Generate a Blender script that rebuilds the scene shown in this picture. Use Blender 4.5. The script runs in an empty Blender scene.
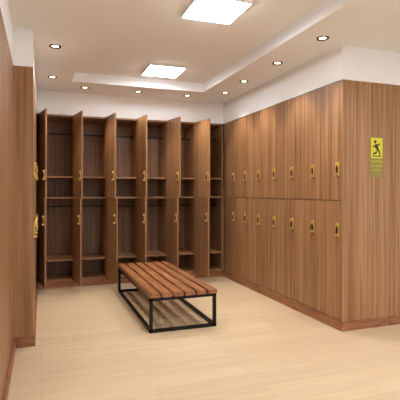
import bpy, bmesh, math, random
from mathutils import Vector, Matrix
random.seed(4)
D = bpy.data
scene = bpy.context.scene
scene.view_settings.view_transform = 'Standard'

def lin(c):
    return tuple(((v/255)/12.92 if v/255 <= .04045 else ((v/255+.055)/1.055)**2.4) for v in c)+(1,)

def simple(name, col, rough=.5, metal=0, emit=None, es=0, noise=0):
    m = D.materials.new(name); m.use_nodes = True
    nt = m.node_tree; b = nt.nodes['Principled BSDF']
    b.inputs['Base Color'].default_value = lin(col)
    b.inputs['Roughness'].default_value = rough
    b.inputs['Metallic'].default_value = metal
    if emit:
        b.inputs['Emission Color'].default_value = lin(emit)
        b.inputs['Emission Strength'].default_value = es
    if noise:
        n = nt.nodes.new('ShaderNodeTexNoise'); n.inputs['Scale'].default_value = 60
        bp = nt.nodes.new('ShaderNodeBump'); bp.inputs['Strength'].default_value = noise
        bp.inputs['Distance'].default_value = .002
        nt.links.new(n.outputs['Fac'], bp.inputs['Height']); nt.links.new(bp.outputs[0], b.inputs['Normal'])
    return m

def wood(name, dark, mid, light, scale=(30, 30, .4), rough=.42, var=.10, spec=.35):
    m = D.materials.new(name); m.use_nodes = True
    nt = m.node_tree; N = nt.nodes; L = nt.links
    b = N['Principled BSDF']; b.inputs['Roughness'].default_value = rough
    b.inputs['Specular IOR Level'].default_value = spec
    tc = N.new('ShaderNodeNewGeometry')
    oi = N.new('ShaderNodeObjectInfo')
    off = N.new('ShaderNodeVectorMath'); off.operation = 'SCALE'
    off.inputs[0].default_value = (0.7, 1.3, 9)
    L.new(oi.outputs['Random'], off.inputs['Scale'])
    add = N.new('ShaderNodeVectorMath'); add.operation = 'ADD'
    L.new(tc.outputs['Position'], add.inputs[0]); L.new(off.outputs[0], add.inputs[1])
    mp = N.new('ShaderNodeMapping'); mp.inputs['Scale'].default_value = scale
    L.new(add.outputs[0], mp.inputs['Vector'])
    n1 = N.new('ShaderNodeTexNoise'); n1.inputs['Scale'].default_value = 1
    n1.inputs['Detail'].default_value = 5; n1.inputs['Roughness'].default_value = .6
    n1.inputs['Distortion'].default_value = .2
    L.new(mp.outputs[0], n1.inputs['Vector'])
    mp2 = N.new('ShaderNodeMapping'); mp2.inputs['Scale'].default_value = tuple(s*4 for s in scale)
    L.new(add.outputs[0], mp2.inputs['Vector'])
    n2 = N.new('ShaderNodeTexNoise'); n2.inputs['Scale'].default_value = 1; n2.inputs['Detail'].default_value = 3
    L.new(mp2.outputs[0], n2.inputs['Vector'])
    mx = N.new('ShaderNodeMath'); mx.operation = 'MULTIPLY_ADD'; mx.inputs[1].default_value = .42
    L.new(n2.outputs['Fac'], mx.inputs[0])
    m1 = N.new('ShaderNodeMath'); m1.operation = 'MULTIPLY'; m1.inputs[1].default_value = .58
    L.new(n1.outputs['Fac'], m1.inputs[0]); L.new(m1.outputs[0], mx.inputs[2])
    cr = N.new('ShaderNodeValToRGB'); e = cr.color_ramp.elements
    e[0].position = .38; e[0].color = lin(dark); e[1].position = .62; e[1].color = lin(light)
    k = e.new(.5); k.color = lin(mid)
    L.new(mx.outputs[0], cr.inputs[0])
    hs = N.new('ShaderNodeHueSaturation')
    mv = N.new('ShaderNodeMath'); mv.operation = 'MULTIPLY_ADD'; mv.inputs[1].default_value = var; mv.inputs[2].default_value = 1-var/2
    L.new(oi.outputs['Random'], mv.inputs[0]); L.new(mv.outputs[0], hs.inputs['Value'])
    L.new(cr.outputs[0], hs.inputs['Color']); L.new(hs.outputs[0], b.inputs['Base Color'])
    return m

WOOD = wood('walnut_laminate', (126, 88, 57), (151, 110, 75), (171, 130, 92))
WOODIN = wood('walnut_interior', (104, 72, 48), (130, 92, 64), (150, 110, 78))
BASE = wood('plinth_wood', (118, 74, 50), (142, 93, 63), (160, 108, 76), scale=(3, 3, 30))
SLAT = wood('bench_slat_wood', (102, 62, 36), (138, 89, 54), (166, 113, 73), scale=(40, 2.0, 40), var=.4)
BLACK = simple('black_steel', (22, 20, 20), .4, .6)
GOLD = simple('brass', (214, 180, 100), .35, .5)
DARK = simple('lock_black', (25, 22, 20), .4)
WHITE = simple('white_paint', (243, 243, 244), .8, noise=.15)
CEIL = simple('ceiling_paint', (241, 241, 242), .85, noise=.1)
GLOW = simple('lamp_diffuser', (255, 255, 255), .5, emit=(244, 249, 255), es=40)
GLOWS = simple('bulb', (255, 255, 255), .5, emit=(255, 235, 200), es=8)
CHROME = simple('dark_bronze_ring', (60, 48, 40), .35, .7)
YEL = simple('sign_yellow', (206, 196, 40), .5)
SGREY = simple('sign_plate', (140, 130, 66), .4, .3)
SBLK = simple('sign_ink', (30, 38, 20), .6)

def floor_mat():
    m = D.materials.new('light_maple_floor'); m.use_nodes = True
    nt = m.node_tree; N = nt.nodes; L = nt.links; b = N['Principled BSDF']
    b.inputs['Roughness'].default_value = .34; b.inputs['Specular IOR Level'].default_value = .4
    g = N.new('ShaderNodeNewGeometry')
    br = N.new('ShaderNodeTexBrick')
    br.inputs['Color1'].default_value = lin((213, 190, 158)); br.inputs['Color2'].default_value = lin((204, 180, 147))
    br.inputs['Mortar'].default_value = lin((188, 162, 128)); br.inputs['Scale'].default_value = 1
    br.inputs['Mortar Size'].default_value = .0015; br.inputs['Brick Width'].default_value = 1.2; br.inputs['Row Height'].default_value = .16
    L.new(g.outputs['Position'], br.inputs['Vector'])
    mp = N.new('ShaderNodeMapping'); mp.inputs['Scale'].default_value = (1.5, 22, 1)
    L.new(g.outputs['Position'], mp.inputs['Vector'])
    n = N.new('ShaderNodeTexNoise'); n.inputs['Scale'].default_value = 1; n.inputs['Detail'].default_value = 4
    L.new(mp.outputs[0], n.inputs['Vector'])
    cr = N.new('ShaderNodeValToRGB'); e = cr.color_ramp.elements
    e[0].position = .3; e[0].color = (.84, .81, .77, 1); e[1].position = .7; e[1].color = (1, 1, 1, 1)
    L.new(n.outputs['Fac'], cr.inputs[0])
    mx = N.new('ShaderNodeMix'); mx.data_type = 'RGBA'; mx.blend_type = 'MULTIPLY'; mx.inputs[0].default_value = .7
    L.new(br.outputs['Color'], mx.inputs[6]); L.new(cr.outputs[0], mx.inputs[7])
    L.new(mx.outputs[2], b.inputs['Base Color'])
    return m
FLOOR = floor_mat()

def mesh_obj(name, bm, mat, parent=None, loc=(0, 0, 0)):
    me = D.meshes.new(name); bm.to_mesh(me); bm.free()
    mats = mat if isinstance(mat, (list, tuple)) else [mat]
    for m in mats: me.materials.append(m)
    o = D.objects.new(name, me); o.location = loc
    scene.collection.objects.link(o)
    if parent: o.parent = parent
    return o

def add_box(bm, x0, x1, y0, y1, z0, z1, bev=0, mi=0):
    r = bmesh.ops.create_cube(bm, size=1)
    vs = r['verts']
    for v in vs:
        v.co = Vector(((x0+x1)/2+v.co.x*(x1-x0), (y0+y1)/2+v.co.y*(y1-y0), (z0+z1)/2+v.co.z*(z1-z0)))
    fs = set(f for v in vs for f in v.link_faces)
    for f in fs: f.material_index = mi
    if bev:
        es = list(set(e for v in vs for e in v.link_edges))
        bmesh.ops.bevel(bm, geom=es, offset=bev, segments=2, affect='EDGES')

def box(name, x0, x1, y0, y1, z0, z1, mat, parent=None, bev=0, loc=(0, 0, 0)):
    bm = bmesh.new(); add_box(bm, x0, x1, y0, y1, z0, z1, bev)
    return mesh_obj(name, bm, mat, parent, loc)

def add_cyl(bm, r, h, mat4, mi=0, seg=24):
    q = bmesh.ops.create_cone(bm, cap_ends=True, segments=seg, radius1=r, radius2=r, depth=h, matrix=mat4)
    for f in set(f for v in q['verts'] for f in v.link_faces): f.material_index = mi

def empty(name, loc=(0, 0, 0)):
    e = D.objects.new(name, None); e.location = loc; e.empty_display_size = .1
    scene.collection.objects.link(e); return e

H = 2.0; PL = .07; MID = 1.035
CZ = 2.27; TZ = 2.37
XR = 2.25; YN = 2.93; YB = 5.35; XL = -.06; YL = 3.40; XL2 = -.19

# ---------- handle (front towards -Y local, centre at origin) ----------
def handle_mesh():
    bm = bmesh.new()
    add_box(bm, -.021, .021, -.008, 0, -.056, .056, .002, 0)
    add_box(bm, -.013, .013, -.011, -.007, -.032, .020, .001, 1)
    add_box(bm, -.018, .018, -.024, -.008, -.054, -.036, .003, 0)
    add_cyl(bm, .012, .014, Matrix.Translation((0, -.013, .036)) @ Matrix.Rotation(math.pi/2, 4, 'X'), 0, 16)
    me = D.meshes.new('locker_lock'); bm.to_mesh(me); bm.free()
    me.materials.append(GOLD); me.materials.append(DARK)
    return me
HM = handle_mesh()
def handle(parent, loc, rz=0):
    o = D.objects.new('lock_handle', HM); o.location = loc; o.rotation_euler = (0, 0, rz)
    o.parent = parent; scene.collection.objects.link(o)

# ---------- right locker row (closed doors) ----------
R = empty('locker_row')
n = 7; w = (YB-YN-.02)/n
bm = bmesh.new(); add_box(bm, XR+.022, XR+.48, YN+.002, YB-.002, PL, H)
mesh_obj('carcass', bm, WOODIN, R)
box('end_panel', XR, XR+.50, YN-.018, YN+.001, 0, H, WOOD, R)
box('plinth', XR-.022, XR+.45, YN-.04, YB-.022, 0, PL, BASE, R, .003)
for i in range(n):
    y0 = YN+.004+i*w; y1 = y0+w-.006
    for k, (z0, z1) in enumerate(((PL+.004, MID-.003), (MID+.003, H-.004))):
        box('door_%d_%d' % (i+1, k+1), XR, XR+.02, y0, y1, z0, z1, WOOD, R, .0015)
        handle(R, (XR, y0+.035, .80 if k == 0 else 1.29), -math.pi/2)

# wood panelling facing the camera, carrying the sign
P = empty('trim_1')
xs = [XR+.50, 3.26, 3.76, 4.5]
for i in range(3):
    box('panel_%d' % (i+1), xs[i]+.002, xs[i+1]-.001, YN-.018, YN, 0, H, WOOD, P, .001)
box('plinth', XR+.45, 4.49, YN-.04, YN-.018, 0, PL, BASE, P, .003)

# ---------- left rows ----------
Lr = empty('locker_row')
n = 6; w = (YB-YL)/n
box('carcass', XL-.46, XL-.022, YL+.002, YB-.002, PL, H, WOODIN, Lr)
box('end_panel', XL-.46, XL, YL-.018, YL, 0, H, WOOD, Lr)
box('plinth', XL-.45, XL+.015, YL-.018, YB-.022, 0, PL, BASE, Lr, .003)
for i in range(n):
    y0 = YL+.002+i*w; y1 = y0+w-.004
    for k, (z0, z1) in enumerate(((PL+.004, MID-.002), (MID+.003, H-.004))):
        box('door_%d_%d' % (i+1, k+1), XL-.02, XL, y0, y1, z0, z1, WOOD, Lr, .0015)
        handle(Lr, (XL, y1-.035, .80 if k == 0 else 1.29), math.pi/2)
P2 = empty('trim_2')
for i in range(3):
    y0 = 2.0+i*(YL-.02-2.0)/3; y1 = 2.0+(i+1)*(YL-.02-2.0)/3
    box('panel_%d' % (i+1), XL2-.02, XL2, y0+.001, y1-.001, 0, H, WOOD, P2, .001)
box('panel_end', -2.49, XL2-.0205, 2.0, 2.02, 0, H, WOOD, P2)
box('plinth', XL2, XL2+.018, 2.0, YL-.02, 0, PL, BASE, P2, .003)
box('plinth_end', XL2+.018, XL+.015, YL-.036, YL-.0185, 0, PL, BASE, P2, .003)

# ---------- back row with open doors ----------
B = empty('open_door_locker_row')
X0 = -.02; X1 = 2.235; nc = 6; cw = (X1-X0)/nc; T = .018; DEP = .42
YF = YB
for i in range(nc+1):
    x = X0+i*cw
    box('upright_%d' % (i+1), x-T/2, x+T/2, YF, YF+DEP, PL, H, WOOD, B)
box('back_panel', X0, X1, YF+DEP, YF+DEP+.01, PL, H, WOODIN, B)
box('plinth', X0-.03, X1-.01, YF-.02, YF+DEP, 0, PL-.001, BASE, B, .003)
box('top_board', X0-T/2, X1+T/2, YF, YF+DEP, H-T, H, WOOD, B)
for i in range(nc):
    xa = X0+i*cw+T/2; xb = X0+(i+1)*cw-T/2
    for nm, z in (('bottom', PL), ('shelf_low', .30), ('divider', MID-.009), ('shelf_mid', 1.27)):
        box('%s_%d' % (nm, i+1), xa, xb, YF+.012, YF+DEP, z, z+T, WOOD, B)
    for zr in (.93, 1.80):
        bm = bmesh.new()
        add_cyl(bm, .010, xb-xa, Matrix.Translation(((xa+xb)/2, YF+.2, zr)) @ Matrix.Rotation(math.pi/2, 4, 'Y'), 0, 12)
        mesh_obj('hanging_rod', bm, BLACK, B)
    for k, (z0, z1) in enumerate(((PL+.004, MID-.002), (MID+.003, H-.004))):
        hx = X0+i*cw
        a = math.radians(-(82+random.uniform(-4, 4)))
        h = empty('hinge', (hx, YF-.004, 0)); h.parent = B; h.rotation_euler = (0, 0, a)
        box('door_%d_%d' % (i+1, k+1), .004, cw-.006, -.018, 0, z0, z1, WOOD, h, .0015)
        handle(h, (cw-.045, -.018, .80 if k == 0 else 1.29))

# ---------- room shell ----------
box('floor', -2.5, 4.5, -3, 5.9, -.1, 0, FLOOR)
def walls(name, boxes, mat=WHITE):
    bm = bmesh.new()
    for b in boxes: add_box(bm, *b)
    return mesh_obj(name, bm, mat)
TOP = 2.5
walls('wall_back', [(-2.5, 4.5, 5.80, 5.9, 0, TOP), (XL, XR, YB, 5.80, H+.002, TOP)])
walls('wall_right', [(XR, 4.4, YN-.018, 5.80, H+.002, TOP), (XR+.52, 4.4, YN+.002, 5.80, 0, H+.002), (4.5, 4.6, -3, 5.9, 0, TOP)])
walls('wall_left', [(-2.5, XL2, 2.0, YL-.018, H+.002, TOP), (-2.5, XL, YL-.018, 5.80, H+.002, TOP),
                    (-2.5, XL2-.021, 2.021, YL-.02, 0, H+.002), (-2.5, XL-.47, YL-.02, 5.80, 0, H+.002), (-2.6, -2.5, -3, 5.9, 0, TOP)])
walls('wall_front', [(-2.5, 4.5, -3.1, -3, 0, TOP)])
tx0, tx1, ty0, ty1 = .30, 1.78, 1.7, 4.82
walls('ceiling', [(-2.5, 4.5, -3, 5.9, TZ, TZ+.2),
                  (-2.5, 4.5, -3, ty0, CZ, TZ), (-2.5, 4.5, ty1, 5.9, CZ, TZ),
                  (-2.5, tx0, ty0, ty1, CZ, TZ), (tx1, 4.5, ty0, ty1, CZ, TZ)], CEIL)

# ---------- ceiling lights ----------
def panel(x, y, z, s=.19):
    e = empty('square_ceiling_light', (x, y, z))
    bm = bmesh.new(); add_box(bm, -s, s, -s, s, -.025, 0, .004)
    mesh_obj('housing', bm, WHITE, e)
    bm = bmesh.new(); add_box(bm, -s+.012, s-.012, -s+.012, s-.012, -.031, -.0255, .002)
    mesh_obj('diffuser', bm, GLOW, e)
panel(1.12, 2.80, TZ); panel(1.18, 4.40, TZ)
for x, y in ((-.8, .6), (1.2, .5), (3.2, .9), (-.8, -1.5), (1.2, -1.5), (3.2, -1.5)):  # unseen panels over the near area, added to brighten the closed room
    panel(x, y, CZ, .25)

def down(x, y, e=23):
    o = empty('recessed_downlight', (x, y, CZ))
    bm = bmesh.new()
    ro, ri = .047, .027
    N = 28; a = []; b = []; c = []
    for i in range(N):
        t = 2*math.pi*i/N
        a.append(bm.verts.new((ro*math.cos(t), ro*math.sin(t), 0)))
        b.append(bm.verts.new((ro*.95*math.cos(t), ro*.95*math.sin(t), -.008)))
        c.append(bm.verts.new((ri*math.cos(t), ri*math.sin(t), -.003)))
    for i in range(N):
        j = (i+1) % N
        bm.faces.new((a[i], a[j], b[j], b[i])); bm.faces.new((b[i], b[j], c[j], c[i]))
    mesh_obj('trim_ring', bm, CHROME, o)
    bm = bmesh.new(); add_cyl(bm, .026, .002, Matrix.Translation((0, 0, -.002)))
    mesh_obj('bulb', bm, GLOWS, o)
    l = D.lights.new('spot', 'SPOT'); l.energy = e; l.color = (1, .90, .76); l.spot_size = math.radians(100); l.spot_blend = .7
    l.shadow_soft_size = .03
    lo = D.objects.new('spot', l); lo.location = (0, 0, -.02); lo.parent = o; scene.collection.objects.link(lo)
for x, y in ((.45, 5.05), (1.05, 5.05), (1.65, 5.05), (2.02, 4.75), (2.0, 4.2), (2.0, 3.5), (2.0, 2.82), (.10, 3.70), (.10, 4.7)):
    down(x, y)

# ---------- bench ----------
S = empty('slatted_bench')
bx0, bx1, by0, by1, bh = .79, 1.35, 3.34, 4.90, .31
ns = 6; g = .018; sw = ((bx1-bx0)-(ns-1)*g)/ns
for i in range(ns):
    x = bx0+i*(sw+g)
    box('slat_%d' % (i+1), x, x+sw, by0, by1, bh-.035, bh, SLAT, S, .004)
t = .026
bm = bmesh.new()
for y in (by0+.02, by1-.02-t):
    add_box(bm, bx0, bx1, y, y+t, bh-.035-t, bh-.0352, .002)
    add_box(bm, bx0, bx1, y, y+t, 0, t, .002)
    for x in (bx0, bx1-t):
        add_box(bm, x, x+t, y, y+t, 0, bh-.036, .002)
for x in (bx0, bx1-t):
    add_box(bm, x, x+t, by0+.02, by1-.02, bh-.035-t, bh-.0354, .002)
    add_box(bm, x, x+t, by0+.02, by1-.02, 0, t, .002)
mesh_obj('steel_frame', bm, BLACK, S)

# ---------- sign ----------
G = empty('wet_floor_sign', (2.585, YN-.0185, 1.39))
sx, sz = .066, .165
box('plate', -sx, sx, -.004, 0, -sz, sz, SGREY, G, .001)
box('pictogram_field', -sx+.008, sx-.008, -.0055, -.004, -.01, sz-.008, YEL, G)
def poly(pts, name):
    bm = bmesh.new()
    f = bm.faces.new([bm.verts.new((x, -.0062, z)) for x, z in pts]); 
    r = bmesh.ops.extrude_face_region(bm, geom=[f])
    for v in r['geom']:
        if isinstance(v, bmesh.types.BMVert): v.co.y += .001
    mesh_obj(name, bm, SBLK, G)
c = (-.016, .126)
poly([(c[0]+.013*math.cos(a*math.pi/8), c[1]+.013*math.sin(a*math.pi/8)) for a in range(16)], 'figure_head')
poly([(-.012, .110), (.006, .102), (.020, .062), (.002, .056), (-.024, .085)], 'figure_torso')
poly([(-.014, .100), (-.040, .090), (-.042, .080), (-.016, .086)], 'figure_arm')
poly([(.002, .104), (.034, .114), (.036, .104), (.008, .092)], 'figure_arm_2')
poly([(.018, .068), (-.010, .042), (-.040, .032), (-.038, .020), (-.004, .028), (.010, .054)], 'figure_leg')
poly([(.006, .058), (.022, .064), (.038, .034), (.032, .012), (.022, .014), (.026, .034)], 'figure_leg_2')
poly([(-.045, .012), (.045, .012), (.045, .004), (-.045, .004)], 'ground_line')
for txt, z, s in (('CAUTION', -.045, .026), ('WET FLOOR', -.08, .019), ('MIND YOUR STEP', -.11, .0125)):
    cu = D.curves.new('sign_text', 'FONT'); cu.body = txt; cu.size = s; cu.align_x = 'CENTER'; cu.extrude = .0004
    cu.materials.append(YEL)
    o = D.objects.new('sign_text', cu); o.rotation_euler = (math.pi/2, 0, 0); o.location = (0, -.005, z); o.parent = G
    scene.collection.objects.link(o)

# ---------- world + camera ----------
wd = D.worlds.new('World'); scene.world = wd; wd.use_nodes = True
wd.node_tree.nodes['Background'].inputs[0].default_value = (1, .95, .88, 1)
wd.node_tree.nodes['Background'].inputs[1].default_value = .3
cd = D.cameras.new('Camera'); cam = D.objects.new('Camera', cd); scene.collection.objects.link(cam)
cam.location = (0, 0, 1.104); cam.rotation_euler = (math.pi/2, 0, math.radians(-19.76))
cd.lens = 39.6; cd.sensor_width = 36; cd.shift_y = -.02; cd.clip_start = .05
scene.camera = cam
